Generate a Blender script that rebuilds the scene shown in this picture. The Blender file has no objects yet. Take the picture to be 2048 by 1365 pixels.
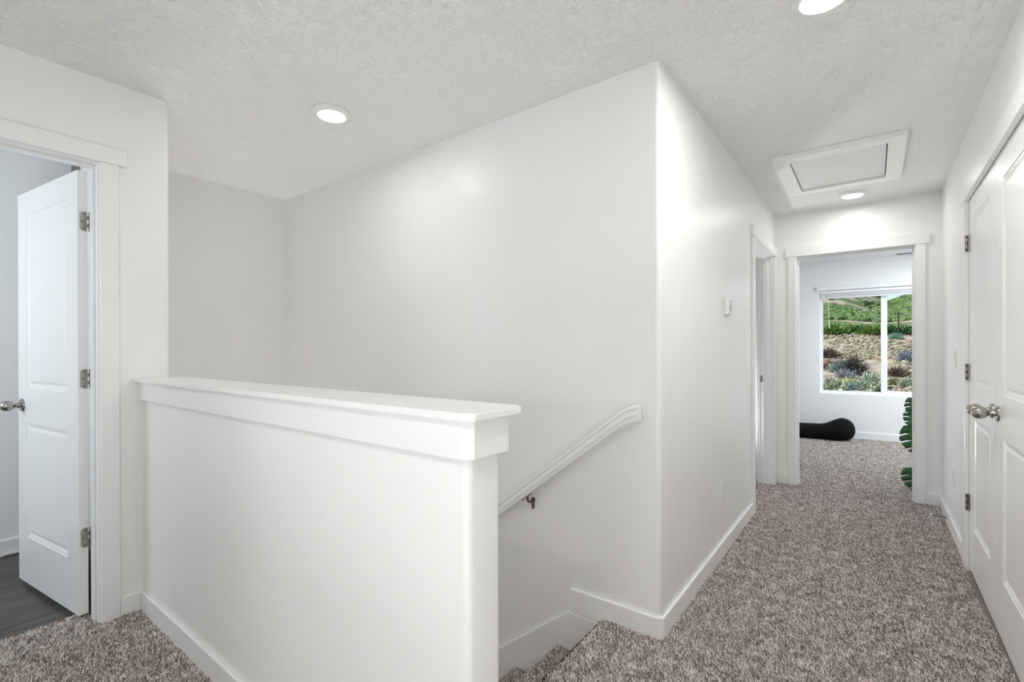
import bpy, bmesh, math, random
import numpy as np
from mathutils import Vector, Matrix, noise

random.seed(7)
scene = bpy.context.scene
COL = scene.collection
PI = math.pi

# ------------------------------------------------------------------ camera
cam_data = bpy.data.cameras.new('camera')
cam = bpy.data.objects.new('camera', cam_data)
COL.objects.link(cam)
fwd = Vector((-0.60400297, 0.79698017, -0.00174011))
right = Vector((0.79698174, 0.6039993, -0.00222492))
up = Vector((7.2218836e-04, 2.73069326e-03, 0.999996011))
M = Matrix(((right.x, up.x, -fwd.x, 0.0), (right.y, up.y, -fwd.y, 0.0),
            (right.z, up.z, -fwd.z, 1.2201), (0, 0, 0, 1)))
cam.matrix_world = M
cam_data.sensor_width = 36.0
cam_data.lens = 953.16 / 2048 * 36.0
cam_data.shift_y = 19.49 / 2048
cam_data.clip_start = 0.05
cam_data.clip_end = 1500
scene.camera = cam

# ------------------------------------------------------------------ world, sun, exposure
scene.view_settings.view_transform = 'Standard'
scene.view_settings.look = 'None'
scene.view_settings.exposure = 0.2
scene.view_settings.gamma = 1.0
scene.view_settings.use_curve_mapping = False
scene.cycles.max_bounces = 14
scene.cycles.diffuse_bounces = 10
scene.cycles.glossy_bounces = 6
scene.cycles.transparent_max_bounces = 12
scene.cycles.sample_clamp_indirect = 6.0

world = bpy.data.worlds.new('world')
scene.world = world
world.use_nodes = True
wn = world.node_tree
wn.nodes.clear()
sky = wn.nodes.new('ShaderNodeTexSky')
sky.sky_type = 'NISHITA'
sky.sun_disc = False
sky.sun_elevation = math.radians(48)
sky.sun_rotation = math.radians(200)
sky.altitude = 1500
bg = wn.nodes.new('ShaderNodeBackground')
bg.inputs[1].default_value = 0.14
wo = wn.nodes.new('ShaderNodeOutputWorld')
wn.links.new(sky.outputs[0], bg.inputs[0])
wn.links.new(bg.outputs[0], wo.inputs[0])

sun_d = bpy.data.lights.new('sun', 'SUN')
sun_d.energy = 4.1
sun_d.angle = 0.009
sun_d.color = (1.0, 0.96, 0.88)
sun = bpy.data.objects.new('sun', sun_d)
COL.objects.link(sun)
sun.rotation_euler = Vector((-0.55, -0.45, 0.75)).to_track_quat('Z', 'Y').to_euler()
sun.location = (0, 0, 30)


def area(name, loc, target, sx, sy, power, color):
    d = bpy.data.lights.new(name, 'AREA')
    d.shape = 'RECTANGLE'
    d.size, d.size_y = sx, sy
    d.energy = power
    d.color = color
    o = bpy.data.objects.new(name, d)
    COL.objects.link(o)
    o.location = loc
    o.rotation_euler = (Vector(loc) - Vector(target)).to_track_quat('Z', 'Y').to_euler()
    return o


DAY = (0.80, 0.90, 1.0)
# daylight arriving through the window of the room behind the photographer
area('south_window_daylight', (0.35, -3.42, 1.45), (0.35, 0, 1.3), 1.5, 1.3, 6, DAY)
# added unseen fill lights: two aimed at the ceiling, one soft one behind the camera
area('bounce_fill', (-0.75, -0.75, 0.55), (-0.75, -0.70, 3.0), 0.9, 0.9, 9, (0.95, 0.98, 1.0))
area('ceiling_fill', (0.05, -0.5, 0.15), (0.05, -0.1, 3), 0.5, 0.5, 8.5, (0.95, 0.98, 1.0))
area('rear_fill', (-0.10, -2.9, 1.5), (-0.6, 0, 1.5), 0.26, 0.26, 9.5, (0.93, 0.97, 1.0))
# added fill light hidden in the side room, brightening the hallway
area('side_room_fill', (-1.30, 4.865, 0.45), (-0.55, 4.0, 1.8), 0.15, 0.15, 11, (0.97, 0.99, 1.0))
# added upward fill low in the stairwell, brightening walls and ceiling
area('stairwell_fill', (-3.2, 1.4, -2.3), (-3.0, 1.4, 0), 0.8, 0.8, 165, (1, 0.985, 0.96))
# daylight arriving through the bathroom window
area('bathroom_window_daylight', (-3.55, -1.22, 1.6), (-3.4, 0.6, 1.2), 0.9, 0.9, 13.5, DAY)
# bedroom: two added unseen fills, at the side wall and under the ceiling
area('bedroom_side_fill', (1.78, 6.7, 1.45), (-1, 6.6, 1.1), 1.3, 1.3, 12, DAY)
area('bedroom_top_fill', (0.9, 6.6, 2.42), (0.9, 6.61, 0), 0.8, 0.8, 46, (0.84, 0.93, 1))

LAMP_COLOR = (1.0, 0.985, 0.95)

# ------------------------------------------------------------------ materials
MAT = {}


def newmat(name):
    m = bpy.data.materials.new(name)
    m.use_nodes = True
    nt = m.node_tree
    return m, nt, nt.nodes['Principled BSDF']


def rgba(c):
    return (c[0], c[1], c[2], 1.0)


def paint(name, color, rough, bump_scale=0, bump=0.0, spec=0.5, var=0.012, dist=0.001, distort=0.0, detail=3):
    m, nt, b = newmat(name)
    b.inputs['Roughness'].default_value = rough
    b.inputs['Specular IOR Level'].default_value = spec
    tc = nt.nodes.new('ShaderNodeTexCoord')
    n = nt.nodes.new('ShaderNodeTexNoise')
    n.inputs['Scale'].default_value = 2.3
    n.inputs['Detail'].default_value = 3
    nt.links.new(tc.outputs['Object'], n.inputs['Vector'])
    mx = nt.nodes.new('ShaderNodeMix')
    mx.data_type = 'RGBA'
    mx.inputs[6].default_value = rgba([c * (1 - var) for c in color])
    mx.inputs[7].default_value = rgba([min(1, c * (1 + var)) for c in color])
    nt.links.new(n.outputs['Fac'], mx.inputs[0])
    nt.links.new(mx.outputs[2], b.inputs['Base Color'])
    if bump_scale:
        n2 = nt.nodes.new('ShaderNodeTexNoise')
        n2.inputs['Scale'].default_value = bump_scale
        n2.inputs['Detail'].default_value = detail
        n2.inputs['Distortion'].default_value = distort
        nt.links.new(tc.outputs['Object'], n2.inputs['Vector'])
        bp = nt.nodes.new('ShaderNodeBump')
        bp.inputs['Strength'].default_value = bump
        bp.inputs['Distance'].default_value = dist
        nt.links.new(n2.outputs['Fac'], bp.inputs['Height'])
        nt.links.new(bp.outputs[0], b.inputs['Normal'])
    MAT[name] = m
    return m


paint('wall', (0.87, 0.868, 0.858), 0.36, 55, 0.10, spec=0.45, dist=0.0015)
paint('trim', (0.88, 0.88, 0.875), 0.28, 0, 0, spec=0.5, var=0.006)
paint('door', (0.88, 0.88, 0.87), 0.30, 140, 0.05, spec=0.5, var=0.006)
paint('plastic', (0.82, 0.82, 0.81), 0.32, var=0.004)
paint('vinyl', (0.86, 0.87, 0.88), 0.35, var=0.004)
paint('black_fabric', (0.006, 0.006, 0.0065), 0.95, 260, 0.6, spec=0.15, var=0.2)
paint('bin_grey', (0.045, 0.045, 0.048), 0.35, var=0.05)
paint('cord', (0.75, 0.73, 0.68), 0.8, var=0.05)
paint('dark_gap', (0.05, 0.048, 0.045), 0.9)
paint('pot', (0.72, 0.71, 0.69), 0.5, var=0.03)
paint('soil', (0.05, 0.035, 0.025), 1.0, 90, 1.0, var=0.3, dist=0.01)
paint('stem_green', (0.06, 0.14, 0.04), 0.45, var=0.1)
paint('leaf_green', (0.018, 0.095, 0.020), 0.36, 30, 0.2, var=0.35)
paint('pole_wood', (0.05, 0.04, 0.035), 0.9, var=0.2)
paint('pole_grey', (0.30, 0.32, 0.30), 0.8, var=0.2)

# knockdown textured ceiling
m, nt, b = newmat('ceiling')
b.inputs['Base Color'].default_value = (0.93, 0.928, 0.92, 1)
b.inputs['Roughness'].default_value = 0.42
tc = nt.nodes.new('ShaderNodeTexCoord')
mp = nt.nodes.new('ShaderNodeMapping')
nz = nt.nodes.new('ShaderNodeTexNoise')
nz.inputs['Scale'].default_value = 26
nz.inputs['Detail'].default_value = 6
nz.inputs['Roughness'].default_value = 0.62
nz.inputs['Distortion'].default_value = 2.6
ramp = nt.nodes.new('ShaderNodeValToRGB')
ramp.color_ramp.elements[0].position = 0.40
ramp.color_ramp.elements[1].position = 0.60
nt.links.new(tc.outputs['Object'], mp.inputs['Vector'])
nt.links.new(mp.outputs[0], nz.inputs['Vector'])
nt.links.new(nz.outputs['Fac'], ramp.inputs[0])
bp = nt.nodes.new('ShaderNodeBump')
bp.inputs['Strength'].default_value = 0.9
bp.inputs['Distance'].default_value = 0.0026
nt.links.new(ramp.outputs[0], bp.inputs['Height'])
nt.links.new(bp.outputs[0], b.inputs['Normal'])
MAT['ceiling'] = m


def metal(name, color, rough):
    m, nt, b = newmat(name)
    b.inputs['Metallic'].default_value = 1.0
    b.inputs['Roughness'].default_value = rough
    tc = nt.nodes.new('ShaderNodeTexCoord')
    n = nt.nodes.new('ShaderNodeTexNoise')
    n.inputs['Scale'].default_value = 120
    nt.links.new(tc.outputs['Object'], n.inputs['Vector'])
    mx = nt.nodes.new('ShaderNodeMix')
    mx.data_type = 'RGBA'
    mx.inputs[6].default_value = rgba([c * 0.9 for c in color])
    mx.inputs[7].default_value = rgba(color)
    nt.links.new(n.outputs['Fac'], mx.inputs[0])
    nt.links.new(mx.outputs[2], b.inputs['Base Color'])
    MAT[name] = m


metal('nickel', (0.43, 0.40, 0.365), 0.27)
metal('dark_metal', (0.20, 0.165, 0.14), 0.38)
paint('screw_dark', (0.06, 0.055, 0.05), 0.5)


# lamp diffuser (gives off light)
def lamp_material(strength):
    m, nt, b = newmat('lamp_diffuser_%d' % strength)
    b.inputs['Base Color'].default_value = (0.9, 0.9, 0.88, 1)
    b.inputs['Emission Color'].default_value = rgba(LAMP_COLOR)
    b.inputs['Emission Strength'].default_value = strength
    MAT[m.name] = m
    return m.name


# window glass
m, nt, b = newmat('glass')
nt.nodes.remove(b)
out = nt.nodes['Material Output']
tr = nt.nodes.new('ShaderNodeBsdfTransparent')
tr.inputs[0].default_value = (0.96, 0.98, 0.98, 1)
gl = nt.nodes.new('ShaderNodeBsdfGlossy')
gl.inputs['Roughness'].default_value = 0.02
fr = nt.nodes.new('ShaderNodeFresnel')
fr.inputs[0].default_value = 1.05
mxs = nt.nodes.new('ShaderNodeMixShader')
nt.links.new(fr.outputs[0], mxs.inputs[0])
nt.links.new(tr.outputs[0], mxs.inputs[1])
nt.links.new(gl.outputs[0], mxs.inputs[2])
nt.links.new(mxs.outputs[0], out.inputs[0])
MAT['glass'] = m


# thermostat screen: dark-ish glossy glass
paint('screen', (0.62, 0.64, 0.66), 0.12, var=0.0)


def carpet_material(name, per_instance):
    m, nt, b = newmat(name)
    b.inputs['Roughness'].default_value = 0.9
    b.inputs['Specular IOR Level'].default_value = 0.15
    b.inputs['Sheen Weight'].default_value = 0.25
    b.inputs['Sheen Roughness'].default_value = 0.5
    rp = nt.nodes.new('ShaderNodeValToRGB')
    cr = rp.color_ramp
    cr.elements[0].position = 0.0
    cr.elements[0].color = (0.15, 0.118, 0.100, 1) if per_instance else (0.12, 0.10, 0.092, 1)
    cr.elements[1].position = 1.0
    cr.elements[1].color = (0.95, 0.90, 0.87, 1) if per_instance else (0.60, 0.54, 0.51, 1)
    e = cr.elements.new(0.30)
    e.color = (0.335, 0.278, 0.247, 1) if per_instance else (0.24, 0.20, 0.185, 1)
    e = cr.elements.new(0.68)
    e.color = (0.62, 0.545, 0.505, 1) if per_instance else (0.40, 0.345, 0.325, 1)
    if per_instance:
        oi = nt.nodes.new('ShaderNodeObjectInfo')
        # light and dark patches of the pile's lay, painted into the tuft colour
        ge = nt.nodes.new('ShaderNodeNewGeometry')
        nn = nt.nodes.new('ShaderNodeTexNoise')
        nn.inputs['Scale'].default_value = 16
        nn.inputs['Detail'].default_value = 4
        nt.links.new(ge.outputs['Position'], nn.inputs['Vector'])
        ma = nt.nodes.new('ShaderNodeMath')
        ma.operation = 'MULTIPLY_ADD'
        ma.inputs[1].default_value = 0.8
        ma.inputs[2].default_value = -0.40
        nt.links.new(nn.outputs['Fac'], ma.inputs[0])
        mb_ = nt.nodes.new('ShaderNodeMath')
        mb_.operation = 'ADD'
        nt.links.new(ma.outputs[0], mb_.inputs[0])
        nt.links.new(oi.outputs['Random'], mb_.inputs[1])
        nt.links.new(mb_.outputs[0], rp.inputs[0])
    else:
        tc = nt.nodes.new('ShaderNodeTexCoord')
        vz = nt.nodes.new('ShaderNodeTexNoise')
        vz.inputs['Scale'].default_value = 150
        vz.inputs['Detail'].default_value = 3
        vz.inputs['Roughness'].default_value = 0.8
        nt.links.new(tc.outputs['Object'], vz.inputs['Vector'])
        mr = nt.nodes.new('ShaderNodeMapRange')
        mr.inputs[1].default_value = 0.30
        mr.inputs[2].default_value = 0.70
        nt.links.new(vz.outputs['Fac'], mr.inputs[0])
        nt.links.new(mr.outputs[0], rp.inputs[0])
        bp = nt.nodes.new('ShaderNodeBump')
        bp.inputs['Strength'].default_value = 0.9
        bp.inputs['Distance'].default_value = 0.008
        nt.links.new(vz.outputs['Fac'], bp.inputs['Height'])
        nt.links.new(bp.outputs[0], b.inputs['Normal'])
    nt.links.new(rp.outputs[0], b.inputs['Base Color'])
    MAT[name] = m


carpet_material('carpet', False)
carpet_material('carpet_tuft', True)

# dark vinyl plank
m, nt, b = newmat('plank')
b.inputs['Roughness'].default_value = 0.42
tc = nt.nodes.new('ShaderNodeTexCoord')
oi = nt.nodes.new('ShaderNodeObjectInfo')
mp = nt.nodes.new('ShaderNodeMapping')
mp.inputs['Scale'].default_value = (14, 1.6, 14)
add = nt.nodes.new('ShaderNodeVectorMath')
add.operation = 'ADD'
nt.links.new(tc.outputs['Object'], add.inputs[0])
nt.links.new(oi.outputs['Random'], add.inputs[1])
nt.links.new(add.outputs[0], mp.inputs['Vector'])
nz = nt.nodes.new('ShaderNodeTexNoise')
nz.inputs['Scale'].default_value = 1.6
nz.inputs['Detail'].default_value = 7
nz.inputs['Roughness'].default_value = 0.65
nt.links.new(mp.outputs[0], nz.inputs['Vector'])
rp = nt.nodes.new('ShaderNodeValToRGB')
rp.color_ramp.elements[0].position = 0.28
rp.color_ramp.elements[0].color = (0.022, 0.019, 0.017, 1)
rp.color_ramp.elements[1].position = 0.75
rp.color_ramp.elements[1].color = (0.135, 0.122, 0.108, 1)
nt.links.new(nz.outputs['Fac'], rp.inputs[0])
nt.links.new(rp.outputs[0], b.inputs['Base Color'])
MAT['plank'] = m

# hillside ground
m, nt, b = newmat('hillside')
b.inputs['Roughness'].default_value = 0.95
b.inputs['Specular IOR Level'].default_value = 0.1
tc = nt.nodes.new('ShaderNodeTexCoord')
n1 = nt.nodes.new('ShaderNodeTexNoise')
n1.inputs['Scale'].default_value = 0.55
n1.inputs['Detail'].default_value = 9
n1.inputs['Roughness'].default_value = 0.72
nt.links.new(tc.outputs['Object'], n1.inputs['Vector'])
r1 = nt.nodes.new('ShaderNodeValToRGB')
r1.color_ramp.elements[0].position = 0.34
r1.color_ramp.elements[0].color = (0.20, 0.15, 0.11, 1)
r1.color_ramp.elements[1].position = 0.58
r1.color_ramp.elements[1].color = (0.62, 0.52, 0.40, 1)
nt.links.new(n1.outputs['Fac'], r1.inputs[0])
n2 = nt.nodes.new('ShaderNodeTexNoise')
n2.inputs['Scale'].default_value = 0.10
n2.inputs['Detail'].default_value = 8
n2.inputs['Roughness'].default_value = 0.68
nt.links.new(tc.outputs['Object'], n2.inputs['Vector'])
sep = nt.nodes.new('ShaderNodeSeparateXYZ')
nt.links.new(tc.outputs['Object'], sep.inputs[0])
mrr = nt.nodes.new('ShaderNodeMapRange')
mrr.inputs[1].default_value = 96
mrr.inputs[2].default_value = 104
mrr.inputs[3].default_value = -0.30
mrr.inputs[4].default_value = 0.015
nt.links.new(sep.outputs['Y'], mrr.inputs[0])
ad = nt.nodes.new('ShaderNodeMath')
ad.operation = 'ADD'
nt.links.new(n2.outputs['Fac'], ad.inputs[0])
nt.links.new(mrr.outputs[0], ad.inputs[1])
r2 = nt.nodes.new('ShaderNodeValToRGB')
r2.color_ramp.elements[0].position = 0.50
r2.color_ramp.elements[0].color = (0, 0, 0, 1)
r2.color_ramp.elements[1].position = 0.55
r2.color_ramp.elements[1].color = (1, 1, 1, 1)
nt.links.new(ad.outputs[0], r2.inputs[0])
mx = nt.nodes.new('ShaderNodeMix')
mx.data_type = 'RGBA'
nt.links.new(r2.outputs[0], mx.inputs[0])
nt.links.new(r1.outputs[0], mx.inputs[6])
mx.inputs[7].default_value = (0.15, 0.22, 0.08, 1)
nt.links.new(mx.outputs[2], b.inputs['Base Color'])
MAT['hillside'] = m


def shrubmat(name, color, var=0.45):
    m, nt, b = newmat(name)
    b.inputs['Roughness'].default_value = 0.9
    b.inputs['Specular IOR Level'].default_value = 0.1
    tc = nt.nodes.new('ShaderNodeTexCoord')
    n = nt.nodes.new('ShaderNodeTexNoise')
    n.inputs['Scale'].default_value = 2.2
    n.inputs['Detail'].default_value = 5
    nt.links.new(tc.outputs['Object'], n.inputs['Vector'])
    r = nt.nodes.new('ShaderNodeValToRGB')
    r.color_ramp.elements[0].position = 0.3
    r.color_ramp.elements[1].position = 0.7
    r.color_ramp.elements[0].color = rgba([c * (1 - var) for c in color])
    r.color_ramp.elements[1].color = rgba([min(1, c * (1 + var)) for c in color])
    nt.links.new(n.outputs['Fac'], r.inputs[0])
    nt.links.new(r.outputs[0], b.inputs['Base Color'])
    MAT[name] = m


for k, c in dict(sage=(0.42, 0.46, 0.33), mint=(0.50, 0.57, 0.43), yellow=(0.50, 0.52, 0.20), blue_sage=(0.34, 0.45, 0.42),
                 dead=(0.085, 0.078, 0.078), lavender=(0.34, 0.35, 0.37), red_brush=(0.38, 0.22, 0.18),
                 brown_brush=(0.16, 0.12, 0.09), grey_blue=(0.27, 0.30, 0.35), olive=(0.34, 0.36, 0.18),
                 bright_green=(0.17, 0.29, 0.07), dark_green=(0.06, 0.14, 0.05), teal=(0.28, 0.45, 0.36),
                 scrub=(0.13, 0.20, 0.08), scrub_light=(0.20, 0.27, 0.10), dry_scrub=(0.34, 0.29, 0.20)).items():
    shrubmat(k, c)


# ------------------------------------------------------------------ helpers
class MB:
    """collects shapes in one bmesh and links them as one object"""

    def __init__(self):
        self.bm = bmesh.new()

    def box(self, x0, x1, y0, y1, z0, z1):
        bm = self.bm
        x0, x1 = min(x0, x1), max(x0, x1)
        y0, y1 = min(y0, y1), max(y0, y1)
        z0, z1 = min(z0, z1), max(z0, z1)
        v = [bm.verts.new(p) for p in ((x0, y0, z0), (x1, y0, z0), (x1, y1, z0), (x0, y1, z0),
                                       (x0, y0, z1), (x1, y0, z1), (x1, y1, z1), (x0, y1, z1))]
        for f in ((0, 3, 2, 1), (4, 5, 6, 7), (0, 1, 5, 4), (1, 2, 6, 5), (2, 3, 7, 6), (3, 0, 4, 7)):
            bm.faces.new([v[i] for i in f])
        return self

    def prism(self, pts, z0, z1):
        bm = self.bm
        a = sum(pts[i][0] * pts[(i + 1) % len(pts)][1] - pts[(i + 1) % len(pts)][0] * pts[i][1] for i in range(len(pts)))
        if a < 0:
            pts = pts[::-1]
        lo = [bm.verts.new((x, y, z0)) for x, y in pts]
        hi = [bm.verts.new((x, y, z1)) for x, y in pts]
        n = len(pts)
        bm.faces.new(lo[::-1])
        bm.faces.new(hi)
        for i in range(n):
            j = (i + 1) % n
            bm.faces.new((lo[i], lo[j], hi[j], hi[i]))
        return self

    def loft(self, rings, cap=True):
        """rings: list of equal-length point loops"""
        bm = self.bm
        R = [[bm.verts.new(p) for p in r] for r in rings]
        n = len(R[0])
        for a, c in zip(R[:-1], R[1:]):
            for i in range(n):
                j = (i + 1) % n
                bm.faces.new((a[i], a[j], c[j], c[i]))
        if cap:
            bm.faces.new(R[0][::-1])
            bm.faces.new(R[-1])
        return self

    def lathe(self, prof, origin, axis, seg=28):
        """prof: list of (radius, distance along axis)"""
        axis = Vector(axis).normalized()
        t = Vector((0, 0, 1)) if abs(axis.z) < 0.9 else Vector((1, 0, 0))
        u = axis.cross(t).normalized()
        w = axis.cross(u).normalized()
        o = Vector(origin)
        rings = []
        for r, d in prof:
            rings.append([o + axis * d + (u * math.cos(2 * PI * k / seg) + w * math.sin(2 * PI * k / seg)) * max(r, 1e-5) for k in range(seg)])
        return self.loft(rings)

    def build(self, name, mat, parent=None, bevel=0.0, smooth=False, seg=2):
        bm = self.bm
        bmesh.ops.recalc_face_normals(bm, faces=bm.faces)
        me = bpy.data.meshes.new(name)
        bm.to_mesh(me)
        bm.free()
        me.materials.append(MAT[mat])
        if smooth:
            for p in me.polygons:
                p.use_smooth = True
            me.set_sharp_from_angle(angle=math.radians(smooth if smooth > 1 else 35))
        o = bpy.data.objects.new(name, me)
        COL.objects.link(o)
        if parent:
            o.parent = parent
        if bevel:
            md = o.modifiers.new('bevel', 'BEVEL')
            md.width = bevel
            md.segments = seg
            md.limit_method = 'ANGLE'
            md.angle_limit = math.radians(30)
        return o


def tag(o, label=None, cat=None, group=None, kind=None):
    if label:
        o['label'] = label
    if cat:
        o['category'] = cat
    if group:
        o['group'] = group
    if kind:
        o['kind'] = kind
    return o


def empty(name, loc=(0, 0, 0), rz=0.0):
    o = bpy.data.objects.new(name, None)
    COL.objects.link(o)
    o.location = loc
    o.rotation_euler = (0, 0, rz)
    o.empty_display_size = 0.1
    return o


def st(o, label=None, cat=None):
    return tag(o, label, cat, kind='structure')


def arc(cx, cy, r, a0, a1, n=6):
    return [(cx + r * math.cos(math.radians(a0 + (a1 - a0) * i / n)), cy + r * math.sin(math.radians(a0 + (a1 - a0) * i / n))) for i in range(n + 1)]


# ------------------------------------------------------------------ key dimensions
H = 2.44
XL, YW, XR, YE = -0.715, 1.974, 0.421, 4.954
XB, XD, YH, YHB, XN = -3.795, -2.758, 0.741, 0.853, -0.677
HB = 0.09
FLOOR = -0.008
DEEP = -2.8

# ------------------------------------------------------------------ structure: floors and ceiling
fl = MB()
fl.box(-2.873, 1.9, -3.6, YH, -0.25, FLOOR)
fl.box(-2.926, -2.873, -0.19, 0.575, -0.25, FLOOR)
fl.box(-0.985, 1.9, YH, 1.974, -0.25, FLOOR)
fl.box(XL, 1.9, 1.974, 8.2, -0.25, FLOOR)
fl.box(-2.6, XL, YW + 0.115, 8.2, -0.25, FLOOR)
st(fl.build('floor', 'carpet'), 'taupe carpeted floor of the landing, hallway and bedroom', 'floor')

sub = MB().box(-4.3, -2.926, -1.35, 0.745, -0.25, -0.014).build('floor', 'dark_gap')
st(sub, 'dark plank floor of the bathroom behind the left doorway', 'floor')
xw = -4.3
k = 0
while xw < -2.93:
    x1 = min(xw + 0.178, -2.928)
    yy = -1.35 + (0, -0.7, -0.3)[k % 3]
    while yy < 0.745:
        y0, y1 = max(yy, -1.35), min(yy + 1.15, 0.745)
        if y1 - y0 > 0.05:
            MB().box(xw + 0.0008, x1 - 0.0008, y0 + 0.0008, y1 - 0.0008, -0.0139, -0.006).build('plank', 'plank', sub, bevel=0.0012, seg=1)
        yy += 1.15
    xw += 0.178
    k += 1

cl = MB()
cl.box(-4.4, 2.0, -3.7, 8.25, H, H + 0.2)
st(cl.build('ceiling', 'ceiling'), 'white knockdown textured ceiling', 'ceiling')

# ------------------------------------------------------------------ structure: walls
# stair wall with bullnose outside corner
pl = [(XB - 0.115, YW + 0.115), (XB - 0.115, YW), (XL - 0.02, YW)] + arc(XL - 0.02, YW + 0.02, 0.02, -90, 0)[1:] + [(XL, YW + 0.115)]
st(MB().prism(pl, DEEP, H).build('wall_stair', 'wall', smooth=30), 'tall white wall along the far side of the staircase', 'wall')
# hallway left wall
w = MB()
w.box(XL - 0.115, XL, YW + 0.115, 3.917, -0.25, H)
w.box(XL - 0.115, XL, 3.917, 4.838, 2.068, H)
w.box(XL - 0.115, XL, 4.838, YE, -0.25, H)
st(w.build('wall_left', 'wall'), 'white wall on the left side of the hallway', 'wall')
# end wall / bedroom south wall
w = MB()
w.box(-2.6, -0.564, YE, YE + 0.115, -0.25, H)
w.box(-0.564, 0.279, YE, YE + 0.115, 2.061, H)
w.box(0.279, 1.9, YE, YE + 0.115, -0.25, H)
st(w.build('wall_end', 'wall'), 'white wall at the end of the hallway around the bedroom doorway', 'wall')
# hallway right wall with closet opening
w = MB()
w.box(XR, XR + 0.115, 3.638, YE, -0.25, H)
w.box(XR, XR + 0.115, 2.207, 3.638, 2.062, H)
w.box(XR, XR + 0.115, -1.3, 2.207, -0.25, H)
st(w.build('wall_right', 'wall'), 'white wall on the right side of the hallway', 'wall')
st(MB().box(XR + 0.7, XR + 0.8, 1.9, 4.0, -0.25, H).build('wall_closet', 'wall'))
# stairwell back wall
st(MB().box(XB - 0.115, XB, YHB, YW, DEEP, H).build('wall_back', 'wall'), 'white wall at the far left end of the stairwell', 'wall')
# wall with the bathroom door, bullnosed at its free end
w = MB()
w.prism([(XD - 0.115, 0.597), (XD, 0.597), (XD, YHB - 0.02)] + arc(XD - 0.02, YHB - 0.02, 0.02, 0, 90)[1:] + [(XD - 0.115, YHB)], -0.25, H)
w.box(XD - 0.115, XD, -0.214, 0.597, 2.075, H)
w.box(XD - 0.115, XD, -1.3, -0.214, -0.25, H)
st(w.build('wall_door', 'wall', smooth=30), 'white wall around the open bathroom doorway', 'wall')
st(MB().box(XB - 0.115, XD - 0.115, YH, YHB, DEEP, H).build('wall_bathroom_north', 'wall'))
w = MB()
w.box(-4.26, -4.146, -1.3, YH, -0.25, H)
st(w.build('wall_bathroom_west', 'wall'), 'grey white bathroom wall seen past the open door', 'wall')
st(MB().box(-4.26, XD - 0.115, -1.42, -1.3, -0.25, H).build('wall_bathroom_south', 'wall'))
st(MB().box(XB, XD, YHB - 0.1, YHB, DEEP, -0.25).build('wall_stair_low', 'wall'))

# half wall between landing and stairs
pl = [(XD, YHB), (XD, YH), (XN - 0.02, YH)] + arc(XN - 0.02, YH + 0.02, 0.02, -90, 0)[1:] + arc(XN - 0.02, YHB - 0.02, 0.02, 0, 90)
half = MB().prism(pl, DEEP, 0.9905).build('wall_half', 'wall', smooth=30)
st(half, 'white half wall with wide cap guarding the open staircase', 'half wall')
pl = [(XD, YHB + 0.019), (XD, YH - 0.019), (XN - 0.004, YH - 0.019), (XN + 0.019, YH - 0.002), (XN + 0.019, YHB + 0.002), (XN - 0.004, YHB + 0.019)]
MB().prism(pl, 0.991, 1.0735).build('frieze_board', 'trim', half, bevel=0.0015)
pl = [(XD, 0.897), (XD, 0.705), (-0.664, 0.705), (-0.640, 0.722), (-0.640, 0.880), (-0.664, 0.897)]
MB().prism(pl, 1.0737, 1.0915).build('cap', 'trim', half, bevel=0.003)
# area behind the photographer: cased wall with an opening, and the room beyond it
w = MB()
w.box(XD, -0.80, -1.42, -1.3, -0.25, H)
w.box(0.22, XR + 0.115, -1.42, -1.3, -0.25, H)
w.box(-0.80, 0.22, -1.42, -1.3, 2.1, H)
st(w.build('wall_south', 'wall'))
w = MB()
w.box(XD - 0.115, XD, -3.6, -1.42, -0.25, H)
w.box(1.8, 1.9, -3.6, -1.42, -0.25, H)
w.box(XR + 0.115, 1.9, -1.42, -1.3, -0.25, H)
w.box(-2.9, 1.9, -3.6, -3.5, -0.25, H)
st(w.build('wall_south_room', 'wall'))
# bedroom
w = MB()
w.box(-2.7, -2.6, YE, 8.2, -0.25, H)
st(w.build('wall_bedroom_west', 'wall'))
w = MB()
w.box(1.85, 1.95, YE, 8.2, -0.25, H)
st(w.build('wall_bedroom_east', 'wall'))
YB = 8.02
WX0, WX1, WZ0, WZ1 = -0.606, 0.824, 0.597, 2.04
w = MB()
w.box(-2.6, WX0, YB, YB + 0.16, -0.25, H)
w.box(WX1, 1.85, YB, YB + 0.16, -0.25, H)
w.box(WX0, WX1, YB, YB + 0.16, -0.25, WZ0)
w.box(WX0, WX1, YB, YB + 0.16, WZ1, H)
st(w.build('wall_bedroom_window', 'wall'), 'bedroom far wall with the window, seen through the doorway', 'wall')

# ------------------------------------------------------------------ baseboards
T = 0.014


def base(name, pts, label=None, z0=-0.02, z1=HB):
    return st(MB().prism(pts, z0, z1).build(name, 'trim', bevel=0.003), label, 'baseboard')


base('baseboard_stair', [(-1.146, YW), (-1.146, YW - T), (XL - 0.008, YW - T), (XL + T, YW + 0.002), (XL + T, 3.862),
                         (XL, 3.862), (XL, YW + 0.02), (XL - 0.02, YW)],
     'white baseboard wrapping the corner between staircase and hallway')
base('baseboard_half_wall', [(XD + 0.0, YH), (XD + T, YH - T), (XN - 0.008, YH - T), (XN + T, YH - 0.002), (XN + T, YHB), (XN, YHB), (XN, YH + 0.02), (XN - 0.02, YH)],
     'white baseboard along the half wall')
base('baseboard_left', [(XD, 0.652), (XD + T, 0.652), (XD + T, YH - T), (XD, YH)], 'short white baseboard between bathroom casing and half wall')
base('baseboard_right', [(XR, 3.735), (XR - T, 3.735), (XR - T, YE - T), (XR, YE)], 'white baseboard on the right hallway wall')
base('baseboard_end_right', [(0.329, YE), (0.329, YE - T), (XR - T, YE - T), (XR, YE)], 'short white baseboard right of the bedroom doorway')
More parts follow.
